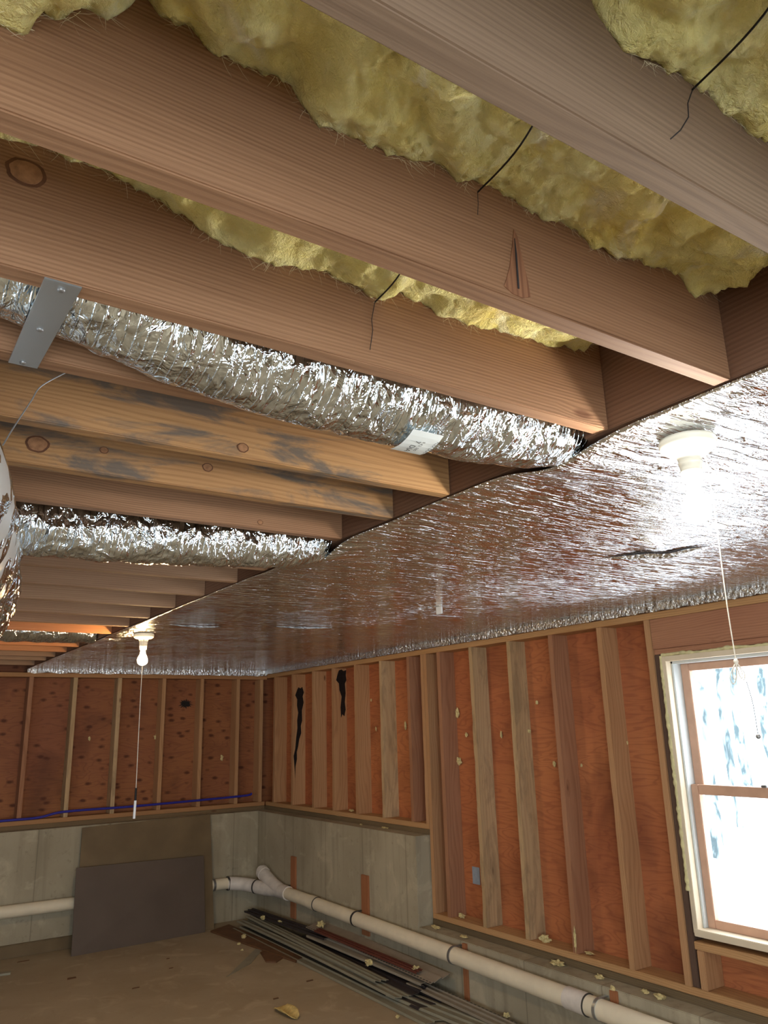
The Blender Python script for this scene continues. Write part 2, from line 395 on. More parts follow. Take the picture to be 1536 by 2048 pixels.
for lbl, ya, yb, m in JN: joist(lbl, ya, yb, m)
for y, lbl, m in far: joist(lbl, y-.037, y, m)
tag(obj('floor_joist', box(new(), -2.6, XH, .13, .168, H, ZT, .0025), M['joist_gray']), 'joist behind the top right insulation, closest overhead of the camera', 'joist')
tag(obj('rim_beam', box(new(), XH+.001, XH+.075, YR, YB, H+.002, ZT, .002), M['rim']), 'dark brown cross beam that all the joists butt into above the foil edge', 'beam')

# the knot with its vertical split on the second joist
kb = new(); Y = .7545
def blob(bm, poly, plane, off, th=.0015):
    """thin irregular patch lying on a face; plane 'y' (x,z coords), 'x' (y,z) or 'z'"""
    def P(a, b, d):
        return {'y': (a, off+d, b), 'x': (off+d, a, b), 'z': (a, b, off+d)}[plane]
    lo = [bm.verts.new(P(a, b, 0)) for a, b in poly]; hi = [bm.verts.new(P(a, b, -th)) for a, b in poly]; k = len(poly)
    bm.faces.new(lo); bm.faces.new(list(reversed(hi)))
    for i in range(k): bm.faces.new((lo[i], lo[(i+1) % k], hi[(i+1) % k], hi[i]))
def onjoist(i): return [o for o in bpy.data.objects if o.get('label') == JN[i][0]][0]
jb = onjoist(1)
blob(kb, [(.738, .636), (.755, .628), (.775, .627), (.792, .634), (.789, .66), (.781, .70), (.774, .735), (.768, .745), (.762, .715), (.753, .675), (.744, .65)], 'y', Y+.0005)
obj('split_knot', kb, wood('knot_wood', 'Z', (.26, .12, .06), (.34, .16, .08), (.13, .05, .025), 1500, .7, knots=0), jb)['label'] = 'dark wedge-shaped split knot'
kb = new(); blob(kb, [(.765, .640), (.768, .640), (.7685, .70), (.7665, .728), (.7655, .69)], 'y', Y-.0012); obj('crack', kb, M['gap'], jb)

def ringknot(j, x, z, y, r, lbl):
    o_, n_ = [], 26
    for k in range(n_):
        a = 2*math.pi*k/n_; q = 1+.10*N3((math.cos(a)*2, math.sin(a)*2, x*9)); o_.append((x+r*1.25*q*math.cos(a), z+r*q*math.sin(a)))
    b = new(); blob(b, o_, 'y', y+.0003, .0010); obj('knot', b, M['knot_ring'], j)['label'] = lbl
    b = new(); blob(b, [(x+(p-x)*.80, z+(q-z)*.80) for p, q in o_], 'y', y-.0005, .0012); obj('knot_heart', b, M['knot_in'], j)
M['knot_ring'] = plain('knot_bark_ring', (.12, .052, .026), .8, 0, .2, 60, .2); M['knot_in'] = plain('knot_heartwood', (.29, .145, .07), .7, 0, .25, 90, .3)
ringknot(onjoist(2), .112, .774, 1.051, .022, 'large dark knot with a crack')
ringknot(onjoist(5), .291, .671, 1.890, .021, 'round ringed knot'); ringknot(onjoist(5), .444, .683, 1.890, .009, 'small knot')
ringknot(onjoist(4), .692, .645, 1.611, .012, 'round knot near the lower edge'); ringknot(onjoist(5), .713, .683, 1.890, .012, 'small dark knot')
ringknot(onjoist(6), 1.009, .640, 2.197, .008, 'small reddish knot')
# ------------------------------------------------------------------ insulation batts between the joists
def prof(P, x):
    if x <= P[0][0]: return P[0][1]
    for (a, b), (c, d) in zip(P, P[1:]):
        if x <= c:
            t = (x-a)/(c-a); t = t*t*(3-2*t); return b+(d-b)*t
    return P[-1][1]
def batt(lbl, ya, yb, xa, xb, P, sag, seed, dx=.006, ny=38, lobes=1.0):
    """P gives the height of the ragged edge on the near face of the farther joist"""
    bm = new(); nx = int((xb-xa)/dx); g = []
    for i in range(nx+1):
        x = xa+(xb-xa)*i/nx; row = []
        for j in range(ny+1):
            t = j/ny; y = ya+(yb-ya)*t
            z = prof(P, x) - sag*math.sin(math.pi*min(1, max(0, t)))*(.7+.5*N3((x*3, seed, 0)))
            q = Vector((x, y, seed))
            c = noise.cell(Vector((0, 0, 0)))
            l = abs(N3(Vector((x*6.0+.8*N3((y*6, x*5, seed)), y*8.0, seed))))
            fe = min(1, .25+(1-t)*3.5)
            z += lobes*(fe*(.065*(.20-l) + .028*fbm(q*11, 2)) + .010*fbm(q*34, 3) + .0050*fbm(q*110, 2))
            if t > .97 or t < .03: z += .006*N3((x*60, seed, 3))+.010*N3((x*22, seed, 9))
            z = max(min(z, ZT-.012), H+.10)
            row.append(bm.verts.new((x, y, z)))
        g.append(row)
    top = [[bm.verts.new((xa+(xb-xa)*i/nx, yy, ZT-.002)) for yy in (ya, yb)] for i in (0, nx)]
    for i in range(nx):
        for j in range(ny): bm.faces.new((g[i][j], g[i][j+1], g[i+1][j+1], g[i+1][j]))
    bm.faces.new([r[0] for r in g]+[top[1][0], top[0][0]]); bm.faces.new([r[-1] for r in g]+[top[1][1], top[0][1]])
    bm.faces.new(g[0]+[top[0][1], top[0][0]]); bm.faces.new(g[-1]+[top[1][1], top[1][0]])
    bm.faces.new((top[0][0], top[0][1], top[1][1], top[1][0]))
    t = thing('insulation_batt', lbl, 'insulation', ((xa+xb)/2, (ya+yb)/2, H+.1))
    b = obj('fiberglass_body', bm, M['fiber'], t, smooth=True)
    fr = new(); rnd = random.Random(seed)
    for k in range(1300):
        x = rnd.uniform(xa+.02, xb-.02); y = yb-.002 if rnd.random() < .45 else rnd.uniform(ya+.02, yb-.01)
        i = int((x-xa)/(xb-xa)*nx); j = min(ny, int((y-ya)/(yb-ya)*ny)); z = g0[i][j] if False else gz(g0z, i, j)
        L = rnd.uniform(.012, .035); d = Vector((rnd.uniform(-1, 1), rnd.uniform(-.5, .1), rnd.uniform(-.9, .1))).normalized()
        if y > yb-.01: d.y = -abs(d.y)*.3
        e = Vector((rnd.uniform(-1, 1), rnd.uniform(-1, 0), rnd.uniform(-.6, .6)))*.006
        w = Vector((rnd.uniform(-1, 1), 0, rnd.uniform(-1, 1))).normalized()*.0003; p = Vector((x, y, z+.002)); prev = None
        for s in range(4):
            u = s/3; c = p+d*L*u+e*u*u
            cur = (fr.verts.new(c-w*(1-u*.8)), fr.verts.new(c+w*(1-u*.8)))
            if prev: fr.faces.new((prev[0], prev[1], cur[1], cur[0]))
            prev = cur
    o = obj('loose_fibers', fr, M['fiber_tip'], t); o['kind'] = 'stuff'
    return t
M['fiber_tip'] = plain('fiberglass_wisps', (.90, .85, .62), .9, 0, .05, 10, 0)
def gz(g, i, j): return g[i][j]
_batt = batt
def batt(*a, **k):
    # remember the grid heights so the fibres start on the surface
    global g0z
    lbl, ya, yb, xa, xb, P, sag, seed = a[:8]; dx = k.get('dx', .006); ny = k.get('ny', 38); nx = int((xb-xa)/dx); lobes = k.get('lobes', 1.0)
    g0z = []
    for i in range(nx+1):
        x = xa+(xb-xa)*i/nx; base = prof(P, x); row = []
        for j in range(ny+1):
            t = j/ny; y = ya+(yb-ya)*t; q = Vector((x, y, seed))
            z = base - sag*math.sin(math.pi*t)*(.7+.5*N3((x*3, seed, 0)))
            l = abs(N3(Vector((x*6.0+.8*N3((y*6, x*5, seed)), y*8.0, seed))))
            fe = min(1, .25+(1-t)*3.5)
            row.append(max(min(z+lobes*(fe*(.065*(.20-l)+.028*fbm(q*11, 2))+.010*fbm(q*34, 3)), ZT-.012), H+.10))
        g0z.append(row)
    return _batt(*a, **k)
batt('fluffy yellow batt in the top right corner beyond the nearest joist', .168, .446, -.6, 1.30,
     [(-.6, .80), (.50, .80), (.607, .803), (.62, .775), (.66, .754), (.737, .773), (.809, .780), (.882, .769), (.963, .778), (1.3, .80)], .015, 3.1)
batt('largest yellow batt, between the grey-brown nearest joist and the split-knot joist', .484, .755, -.6, 1.30,
     [(-.6, .72), (-.1, .70), (.03, .655), (.050, .665), (.064, .729), (.082, .760), (.137, .793), (.185, .845), (.205, .829), (.242, .828), (.275, .812), (.308, .815), (.364, .821), (.409, .791), (.471, .784), (.527, .793), (.626, .795), (.705, .805), (.787, .793), (.876, .795), (.971, .781), (1.107, .798), (1.18, .80), (1.23, .775), (1.262, .78), (1.285, .84), (1.3, .87)], .020, 5.7)
batt('narrow strip of yellow batt showing behind the split-knot joist', .792, 1.051, -.6, 1.30,
     [(-.6, .81), (.074, .816), (.113, .820), (.154, .823), (.211, .821), (.241, .816), (.287, .804), (.336, .791), (.395, .771), (.483, .756), (.569, .770), (.609, .778), (.65, .767), (.703, .753), (.75, .785), (.795, .780), (.877, .763), (1.007, .772), (1.151, .783), (1.25, .80), (1.3, .83)], .004, 9.4, lobes=.55)
batt('scraps of yellow batt peeking out above the long silver duct', 1.088, 1.318, -.3, 1.28,
     [(-.3, .89), (.30, .89), (1.28, .89)], .004, 12.4, dx=.012, ny=16)

# insulation support wires
WI = [((.758, .40, .80), (.835, .446, .80), 'black support wire under the top right batt', (.690, .200, .765), (.791, .447, .771)),
      ((.60, .49, .80), (.712, .754, .80), 'black support wire under the largest batt', (.615, .486, .765), (.698, .754, .785)),
      ((.70, .80, .8), (.74, 1.05, .8), 'short black support wire under the narrow batt strip', (.632, .794, .745), (.702, 1.050, .748))]
for _, _, lbl, a, b in WI:
    A = Vector(a); B = Vector(b); m = (A+B)/2+Vector((0, 0, -.022))
    tag(obj('support_wire', grow(new(), spline([A, m, B], 8), .0014, 8), M['wire'], smooth=True), lbl, 'wire')
    # the crack running on down the joist from the wire's end
cr = new(); grow(cr, [(.698, .7546, .785), (.6975, .7546, .765), (.695, .7546, .744)], .0005, 6); obj('crack', cr, M['gap'], jb)
cr = new(); grow(cr, [(.702, 1.0506, .748), (.694, 1.0506, .71), (.696, 1.0506, .69), (.689, 1.0506, .649)], .0007, 6); obj('crack', cr, M['gap'], onjoist(2))
cr = new(); grow(cr, [(.791, .4456, .771), (.775, .4456, .742), (.772, .4456, .72), (.750, .4456, .69), (.726, .4456, .666)], .0008, 6); obj('crack', cr, M['gap'], onjoist(0))

# ------------------------------------------------------------------ ducts
def duct(path, rad, n=44, seg=72, crump=.10, seed=0., flat=1.0):
    pts = spline(path, n); bm = new(); rings = []; up = Vector((0, 0, 1))
    for i, p in enumerate(pts):
        d = (pts[min(i+1, len(pts)-1)]-pts[max(i-1, 0)]).normalized(); u = (up-d*up.dot(d)).normalized(); s = d.cross(u)
        r = rad(i/(len(pts)-1)) if callable(rad) else rad; ring = []
        for k in range(seg):
            a = 2*math.pi*k/seg; dr = u*math.cos(a)*flat+s*math.sin(a)
            q = p+dr*r; w = q*9+Vector((seed, 0, 0))
            c = crump*(1 if callable(crump) is False else 1)
            h = -abs(N3(w))*1.0+.35 + .55*N3(w*2.3) - .45*abs(N3(w*4.1))
            ring.append(bm.verts.new(p+dr*(r*(1+c*h))))
        rings.append(ring)
    for a, b in zip(rings, rings[1:]):
        for k in range(seg): bm.faces.new((a[k], a[(k+1) % seg], b[(k+1) % seg], b[k]))
    bm.faces.new(rings[0]); bm.faces.new(rings[-1]); return bm
d1 = thing('flex_duct', 'long crinkled silver duct sloping down across the middle of the joists', 'duct', (.6, 1.2, .52))
obj('foil_sleeve', duct([(-1.2, 1.203, .735), (-.3, 1.203, .738), (.08, 1.203, .735), (.26, 1.20, .712), (.42, 1.205, .684), (.62, 1.205, .662), (.85, 1.20, .655), (1.08, 1.20, .656), (1.25, 1.20, .675), (1.308, 1.20, .69)], lambda t: .102, 30, 120, .085, 2.), M['foil_duct'], d1, True)
# sticker on the duct
lb = new(); DUCZ = .655; gridl = []
for i in range(7):
    row = []
    for j in range(7):
        a = math.radians(-102+j/6*44); x = .845+i/6*.075
        row.append(lb.verts.new((x, 1.20+math.cos(a)*.1115-0.0, DUCZ+math.sin(a)*.1115)))
    gridl.append(row)
for i in range(6):
    for j in range(6): lb.faces.new((gridl[i][j], gridl[i+1][j], gridl[i+1][j+1], gridl[i][j+1]))
for v in lb.verts: v.co.y = 2.4-v.co.y      # on the side that faces the viewer
st = obj('sticker', lb, plain('paper_sticker', (.70, .74, .73), .5, 0, .03, 9, 0), d1); st['label'] = 'pale paper sticker with dark print'
def sticker_text(s, size, u, v):
    c = bpy.data.curves.new('printed_text', 'FONT'); c.body = s; c.size = size; c.align_x = 'CENTER'; 
    tmp = bpy.data.objects.new('text_source', c); COL.objects.link(tmp); bpy.context.view_layer.update()
    me = bpy.data.meshes.new_from_object(tmp); me.materials.clear(); me.materials.append(M['wire']); bpy.data.objects.remove(tmp); bpy.data.curves.remove(c)
    o = bpy.data.objects.new('printed_text', me); COL.objects.link(o); o.parent = st.parent
    a = math.radians(-102+v*44); x = .845+u*.075
    n = Vector((0, -math.cos(a), math.sin(a))); pos = Vector((x, 1.20-math.cos(a)*.1122, DUCZ+math.sin(a)*.1122))
    tx = Vector((0, math.sin(a), math.cos(a))).normalized()*-1       # writing runs round the duct, upside down
    up = n.cross(tx)
    R = Matrix((tx, up, n)).transposed().to_4x4(); o.matrix_local = Matrix.Translation(pos-ORG[d1.name]) @ R
sticker_text('7  DIA', .017, .30, .45); sticker_text('R 4.2  500', .009, .52, .5); sticker_text('FLEX DUCT', .011, .88, .5)

big = thing('trunk_duct', 'large bulging silver duct hanging at the left edge of the view', 'duct', (.0, 1.8, .2))
TR = [(-.10, 1.26, .43), (-.08, 1.32, .42), (-.01, 1.5, .405), (.065, 1.85, .385), (.125, 2.2, .37), (.15, 2.5, .37), (.15, 2.75, .37), (.14, 2.95, .38)]
obj('foil_sleeve', duct(TR, lambda t: .200*(min(1, .25+t*5.0))**.5*(min(1, .2+(1-t)*6))**.5, 22, 96, .09, 11.), M['foil_duct'], big, True)
o = obj('end_collar', duct(TR[:4], lambda t: .203*(min(1, .25+t*2.4))**.5, 10, 64, .015, 3.), M['liner'], big, True); o['label'] = 'smooth milky grey sleeve at the near end'
d2 = thing('flex_duct', 'shorter crinkled silver duct leaving the big duct behind the seventh joist', 'duct', (.8, 2.36, .5))
obj('foil_sleeve', duct([(.16, 2.36, .60), (.34, 2.36, .60), (.5, 2.36, .598), (.7, 2.36, .605), (.95, 2.36, .618), (1.18, 2.36, .64), (1.306, 2.36, .665)], lambda t: .095, 34, 96, .12, 5.), M['foil_duct'], d2, True)
d3 = thing('flex_duct', 'small far silver duct between two orange joists near the back', 'duct', (0, 5.45, .58))
obj('foil_sleeve', duct([(-2.0, 5.45, .69), (0, 5.45, .69), (.8, 5.45, .695), (1.305, 5.45, .70)], .10, 60, 40, .12, 7.), M['foil_duct'], d3, True)
# steel strap
sp = thing('hanger_strap', 'flat galvanised steel strap screwed across two joists under the duct', 'strap', (.17, 1.2, .61))
bm = new(); q = [(.150, 1.052), (.200, 1.052), (.196, 1.352), (.150, 1.352)]
prism(bm, q, .6165, .6195); obj('strap_plate', bm, M['galv'], sp)
for (x, y) in ((.176, 1.070), (.173, 1.205), (.171, 1.338)):
    bm = new(); lathe(bm, (x, y), [(.0055, .617), (.0055, .6145), (.003, .6130)], 10); obj('screw', bm, M['steel'], sp, True)
tag(obj('hanger_wire', grow(new(), spline([(.246, 1.357, .625), (.205, 1.35, .585), (.19, 1.34, .55), (.165, 1.32, .49), (.15, 1.30, .45)], 6), .0012, 8), M['steel'], smooth=True), 'thin bent grey wire running from a joist down to the big duct', 'wire')

# ------------------------------------------------------------------ foil ceiling
def foil_z(x, y):
    z = .6145+.030*(x-1.33)/2.4
    z -= .028*math.exp(-((y-1.22)/.13)**2)*math.exp(-max(0, x-1.36)/.35)
    z -= .040*math.exp(-((y-2.36)/.12)**2)*math.exp(-max(0, x-1.34)/.16)
    z += .004*N3((x*1.8, y*1.8, 4))+.0018*N3((x*5, y*9, 2))
    z -= .012*math.exp(-((y-1.80-.3*(x-2.5))/.05)**2)*math.exp(-((x-2.45)/.25)**2)
    return z
bm = new(); g = []; nx, ny = 150, 520
for i in range(nx+1):
    x = 1.3145+(3.742-1.3145)*i/nx
    g.append([bm.verts.new((x, YR+(YB+.10-YR)*j/ny, foil_z(x, YR+(YB+.10-YR)*j/ny))) for j in range(ny+1)])
for i in range(nx):
    for j in range(ny): bm.faces.new((g[i][j], g[i][j+1], g[i+1][j+1], g[i+1][j]))
FC = thing('foil_insulation', 'reflective silver foil sheet stretched under the ceiling joists on the right', 'insulation', (2.5, 3, .62))
fs = obj('foil_sheet', bm, M['foil'], FC, True)
so = fs.modifiers.new('thickness', 'SOLIDIFY'); so.thickness = .003; so.offset = 1
# crinkled edges turned down at the walls
bm = new(); prev = None; n = 900
for j in range(n+1):
    y = YR+(YB+.0-YR)*j/n; ring = []
    for k in range(6):
        t = k/5; ring.append(bm.verts.new((3.728+.006*N3((y*30, t*3, 1))+.004*N3((y*90, t*7, 1)), y, .650-.050*t+(.006*N3((y*14, 5, 1))+.004*N3((y*50, 5, 1)) if k == 5 else 0))))
    if prev:
        for k in range(5): bm.faces.new((prev[k], ring[k], ring[k+1], prev[k+1]))
    prev = ring
o = obj('turned_down_edge', bm, M['foil_edge'], FC, True); o['label'] = 'crinkled bright edge of the foil along the right wall'
bm = new(); prev = None; n = 420
for j in range(n+1):
    x = 1.322+(3.73-1.322)*j/n; ring = []
    for k in range(5):
        t = k/4; ring.append(bm.verts.new((x, YB-.012+.008*N3((x*20, t*3, 4))+.006*N3((x*60, t*7, 1)), .640-.058*t+(.010*N3((x*9, 2, 1)) if k == 4 else 0))))
    if prev:
        for k in range(4): bm.faces.new((prev[k], ring[k], ring[k+1], prev[k+1]))
    prev = ring
obj('turned_down_edge', bm, M['foil_edge'], FC, True)['label'] = 'crinkled bright edge of the foil along the back wall'
def slit(a, b, w, bow, nm='tear'):
    a = Vector(a); b = Vector(b); d = (b-a); s = Vector((-d.y, d.x, 0)).normalized(); up = []; dn = []
    for k in range(17):
        t = k/16; p = a+d*t; wv = math.sin(math.pi*t)*w; up.append(p+s*(bow*math.sin(math.pi*t)+wv)); dn.append(p+s*(bow*math.sin(math.pi*t)-wv*.3))
    bm = new(); zz = lambda p, q: (p.x, p.y, foil_z(p.x, p.y)-.0035-q)
    U = [bm.verts.new(zz(p, 0)) for p in up]; D = [bm.verts.new(zz(p, 0)) for p in dn]
    for k in range(16): bm.faces.new((U[k], U[k+1], D[k+1], D[k]))
    obj(nm, bm, M['gap'], FC)['label'] = 'dark open tear in the foil'
    bm = new(); U = [bm.verts.new(zz(p, .0005)) for p in dn]
    D = [bm.verts.new(zz(p-s*.018*math.sin(math.pi*k/16), .016*math.sin(math.pi*k/16))) for k, p in enumerate(dn)]
    for k in range(16): bm.faces.new((U[k], U[k+1], D[k+1], D[k]))
    obj('tear_lip', bm, M['foil_edge'], FC, True)
slit((2.60, 1.67, 0), (2.38, 2.02, 0), .038, .0); slit((1.46, 4.44, 0), (1.82, 4.447, 0), .035, 0); slit((2.066, 4.344, 0), (2.505, 4.269, 0), .016, 0)
bm = new(); grow(bm, [(2.50, 3.504, .630), (2.56, 3.40, .629), (2.61, 3.17, .631)], [.001, .003, .001], 6)
obj('seam_fold', bm, M['foil_edge'], FC, True)
bm = new(); box(bm, 2.592, 2.602, 3.31, 3.36, .590, .632, .003); obj('hanging_tab', bm, M['white_plastic'], FC)['label'] = 'small white tab hanging from the foil'

# ------------------------------------------------------------------ wall framing
def lumber(name, lbl, cat, c, mat, group=None): return tag(obj(name, box(new(), *c, .003), M[mat]), lbl, cat, group)
tag(obj('top_plate', box(new(), XW, XP, YR, YB+.14, .561, .600, .002), M['plate_y']), 'long horizontal top plate over the right wall studs', 'plate')
tag(obj('top_plate', box(new(), XL, XW-.001, YB, YB+.14, .545, .583, .002), M['plate_x']), 'long horizontal top plate over the back wall studs', 'plate')
lumber('sill_plate', 'light sill plate on the high concrete of the right wall', 'plate', (XW, XP, 5.05, YB, -.738, -.700), 'plate_y')
lumber('sill_plate', 'dark treated plate lying on the high concrete of the right wall', 'plate', (XW-.006, XP, 5.05, YB, -.776, -.739), 'plate_dark_y')
lumber('sill_plate', 'light sill plate under the window and the tall studs', 'plate', (XW, XP, YR, 5.045, -1.342, -1.305), 'plate_y')
lumber('sill_plate', 'dark treated plate on the low concrete under the window', 'plate', (XW-.004, XP, YR, 5.045, -1.383, -1.343), 'plate_dark_y')
lumber('sill_plate', 'sill plate on the back concrete wall', 'plate', (XL, XW-.008, YB, YB+.14, -.738, -.700), 'plate_x')
lumber('sill_plate', 'dark lower plate on the back concrete wall', 'plate', (XL, XW-.008, YB-.004, YB+.14, -.776, -.739), 'plate_dark_x')

def stud(y, z0, z1, mat, lbl, w=.038, wav=0.0, x0=XW):
    bm = new(); nz = 60; rows = []
    for k in range(nz+1):
        z = z0+(z1-z0)*k/nz; e = wav*N3((z*5, y, 1))+wav*.5*N3((z*17, y, 1))
        rows.append([bm.verts.new(v) for v in ((x0+abs(e)*.6, y+e*.4, z), (x0, y-w, z), (XP, y-w, z), (XP, y, z))])
    for a, b in zip(rows, rows[1:]):
        for k in range(4): bm.faces.new((a[k], a[(k+1) % 4], b[(k+1) % 4], b[k]))
    bm.faces.new(rows[0]); bm.faces.new(rows[-1])
    return tag(obj('wall_stud', bm, M[mat]), lbl, 'stud')
low = [(5.043, 'stud_mid', 'tall stud standing right beside the end of the high concrete', 0),
       (4.869, 'stud_brown', 'dark reddish tall stud next to the concrete end, second of the tall ones', 0),
       (4.481, 'stud_pale', 'pale tall stud with a bark-stained wavy edge, right of the blue tag', .016),
       (4.072, 'stud_pale', 'pale yellowish tall stud in the middle of the tall bays', .008),
       (3.670, 'stud_brown', 'reddish tall stud with a scrap of insulation at its foot', .004),
       (3.259, 'stud_mid', 'brown tall stud, second to the left of the window', .006),
       (2.905, 'stud_mid', 'tall stud directly left of the window gap', .004)]
S_ = {}
for y, m, l, wv in low: S_[y] = stud(y, -1.304, .560, m, l, wav=wv)
up = [(7.734, 'stud_mid', 'short stud right of the dark corner gap of the right wall'), (7.319, 'stud_mid', 'torn short stud streaked with black tar, second from the corner'),
      (6.884, 'stud_mid', 'short stud third from the corner on the right wall'), (6.500, 'stud_mid', 'short stud with a black tar patch at its top'),
      (6.096, 'stud_mid', 'plain short stud right of the tar-patched one'), (5.683, 'stud_pale', 'pale grey short stud with a knot at mid height'),
      (5.278, 'stud_brown', 'brown short stud, next to last before the high concrete ends'), (5.085, 'stud_mid', 'short orange-edged stud at the end of the high concrete')]
for y, m, l in up: S_[y] = stud(y, -.699, .560, m, l, wav=.006)
S_[7.319]['label'] = up[1][2]
# tar stains on the studs, on their wide camera-facing sides and on the plywood
bm = new(); blob(bm, [(3.785, .40), (3.80, .43), (3.825, .42), (3.845, .435), (3.865, .38), (3.85, .34), (3.862, .28), (3.842, .20), (3.845, .10), (3.83, .05), (3.835, -.02), (3.812, -.08), (3.80, -.15), (3.785, -.20), (3.787, -.27), (3.772, -.34), (3.768, -.45), (3.762, -.36), (3.750, -.24), (3.768, -.17), (3.780, -.05), (3.792, .03), (3.788, .10), (3.80, .18), (3.785, .25), (3.788, .31), (3.765, .35)], 'y', 7.319-.0385); obj('tar_stain', bm, M['tar'], S_[7.319])
bm = new(); blob(bm, [(3.785, .50), (3.80, .54), (3.83, .55), (3.85, .535), (3.882, .545), (3.876, .50), (3.882, .45), (3.865, .42), (3.872, .33), (3.862, .25), (3.87, .18), (3.855, .12), (3.835, .14), (3.82, .11), (3.815, .20), (3.828, .30), (3.805, .36), (3.80, .42), (3.77, .45)], 'y', 6.50-.0385); obj('tar_stain', bm, M['tar'], S_[6.5])
bm = new(); blob(bm, [(6.98, .30), (7.04, .34), (7.06, .22), (7.01, .10), (6.99, -.06), (7.04, -.18), (6.97, -.22), (6.955, .0), (6.97, .15)], 'x', XP-.0005, .002)
tag(obj('tar_smear', bm, M['tar']), 'ragged black smear on the plywood beside the tar-streaked stud', 'stain')
bm = new(); pts = []; rnd = random.Random(3)
for k in range(30):
    a = 2*math.pi*k/30; rr_ = (1 if k % 2 else .55)*rnd.uniform(.7, 1.1); pts.append((2.89+.085*rr_*math.cos(a), .30+.055*rr_*math.sin(a)))
blob(bm, pts, 'y', YB+.139); tag(obj('burn_mark', bm, M['tar']), 'ragged black scorch spot on the back wall plywood', 'stain')
tag(obj('corner_gap_shade', box(new(), XP-.004, XP-.001, 7.745, YB-.005, -.699, .560), M['gap']), 'dark strip standing for the shade in the corner gap at the far end of the right wall', 'painted shade')  # dark strip added to paint the shade in the corner
# back wall studs
bk = [(.99, 'leftmost back wall stud in view'), (1.385, 'dark-edged back wall stud, second from the left'), (1.776, 'brightest yellow back wall stud, left of the far bulb cord'),
      (2.190, 'back wall stud just left of the hanging far bulb cord'), (2.630, 'back wall stud left of the black scorch spot'), (3.030, 'back wall stud right of the black scorch spot'),
      (3.430, 'back wall stud next to the corner stud'), (3.700, 'back wall corner stud')]
for k, (x, l) in enumerate(bk):
    m = 'stud_pale' if k in (2, 3) else ('stud_brown' if k in (1,) else 'stud_mid')
    bm = box(new(), x-.038, x, YB, YB+.139, -.699, .544, .002); tag(obj('wall_stud', bm, M[m]), l, 'stud')

# header, trimmers and cripples round the window
y0, y1, z0, z1 = WIN1
lumber('window_header', 'reddish header board above the window', 'beam', (XW+.004, XW+.06, 1.72, 2.866, .392, .560), 'header')
lumber('head_trimmer', 'thin dark board under the header, above the window frame', 'board', (XW+.012, XP, 1.86, 2.866, .362, .391), 'header')
lumber('trimmer_stud', 'recessed trimmer coloured dark for the shade in the gap left of the window frame', 'stud', (XW+.010, XP, 2.826, 2.866, -1.304, .361), 'trimmer_shade')
lumber('rough_sill', 'light rough sill board under the window', 'board', (XW, XP, 1.80, 2.822, -1.124, -1.086), 'plate_y')
lumber('cripple_stud', 'short cripple stud at the left end of the rough sill', 'stud', (XW, XP, 2.772, 2.812, -1.304, -1.125), 'stud_mid')
lumber('cripple_stud', 'short cripple stud under the window at the frame edge', 'stud', (XW, XP, 2.30, 2.338, -1.304, -1.125), 'stud_mid')
# ------------------------------------------------------------------ the window
win = bpy.data.objects.new('window_1', None); COL.objects.link(win); win['kind'] = 'structure'; ORG['window_1'] = Vector((XW, 2.37, z0)); win.location = ORG['window_1']+Vector((0, 0, ZF))
bm = new(); e = .028; xo = XP+.045
box(bm, XW-.004, xo, y1-e, y1, z0, z1, .002); box(bm, XW-.004, xo, y0, y0+e, z0, z1, .002)
box(bm, XW-.004, xo, y0+e, y1-e, z1-e, z1, .002); box(bm, XW-.012, xo, y0+e-.02, y1-e+.02, z0-.012, z0+.022, .003)
obj('window_frame', bm, M['frame_wood'], win)
bm = new()
box(bm, XW+.040, xo-.002, y1-e-.012, y1-e, z0+.022, z1-e, .002); box(bm, XW+.04, xo-.002, y0+e, y0+e+.012, z0+.022, z1-e, .002); box(bm, XW+.04, xo-.002, y0+e, y1-e, z1-e-.014, z1-e, .002)
obj('jamb_liner', bm, M['jamb_liner'], win)
def sash(xa, xb, ya, yb, za, zb, bot, top, side, nm):
    bm = new(); box(bm, xa, xb, yb-side, yb, za, zb, .003); box(bm, xa, xb, ya, ya+side, za, zb, .003)
    box(bm, xa, xb, ya+side, yb-side, za, za+bot, .003); box(bm, xa, xb, ya+side, yb-side, zb-top, zb, .003)
    s = obj('sash', bm, M['sash_wood'], win); s['label'] = nm
    obj('pane', box(new(), (xa+xb)/2-.002, (xa+xb)/2+.002, ya+side-.004, yb-side+.004, za+bot-.004, zb-top+.004), M['glass'], s)
sash(XW+.105, XW+.140, y0+e+.012, y1-e-.012, -.375, z1-e-.014, .035, .040, .052, 'upper sash')
sash(XW+.066, XW+.101, y0+e+.012, y1-e-.012, z0+.022, -.330, .042, .050, .045, 'lower sash')
obj('sash_lock', box(new(), XW+.062, XW+.10, 2.34, 2.37, -.33, -.318, .003), M['steel'], win)
w2 = bpy.data.objects.new('window_2', None); COL.objects.link(w2); w2['kind'] = 'structure'; ORG['window_2'] = Vector((XW, .95, z0)); w2.location = ORG['window_2']+Vector((0, 0, ZF))
bm = new(); a0, a1, _, _ = WIN2
box(bm, XW, xo, a1-e, a1, z0, z1); box(bm, XW, xo, a0, a0+e, z0, z1); box(bm, XW, xo, a0, a1, z1-e, z1); box(bm, XW, xo, a0, a1, z0-.01, z0+.02); box(bm, XW+.08, XW+.12, a0, a1, -.37, -.33)
obj('window_frame', bm, M['frame_wood'], w2)
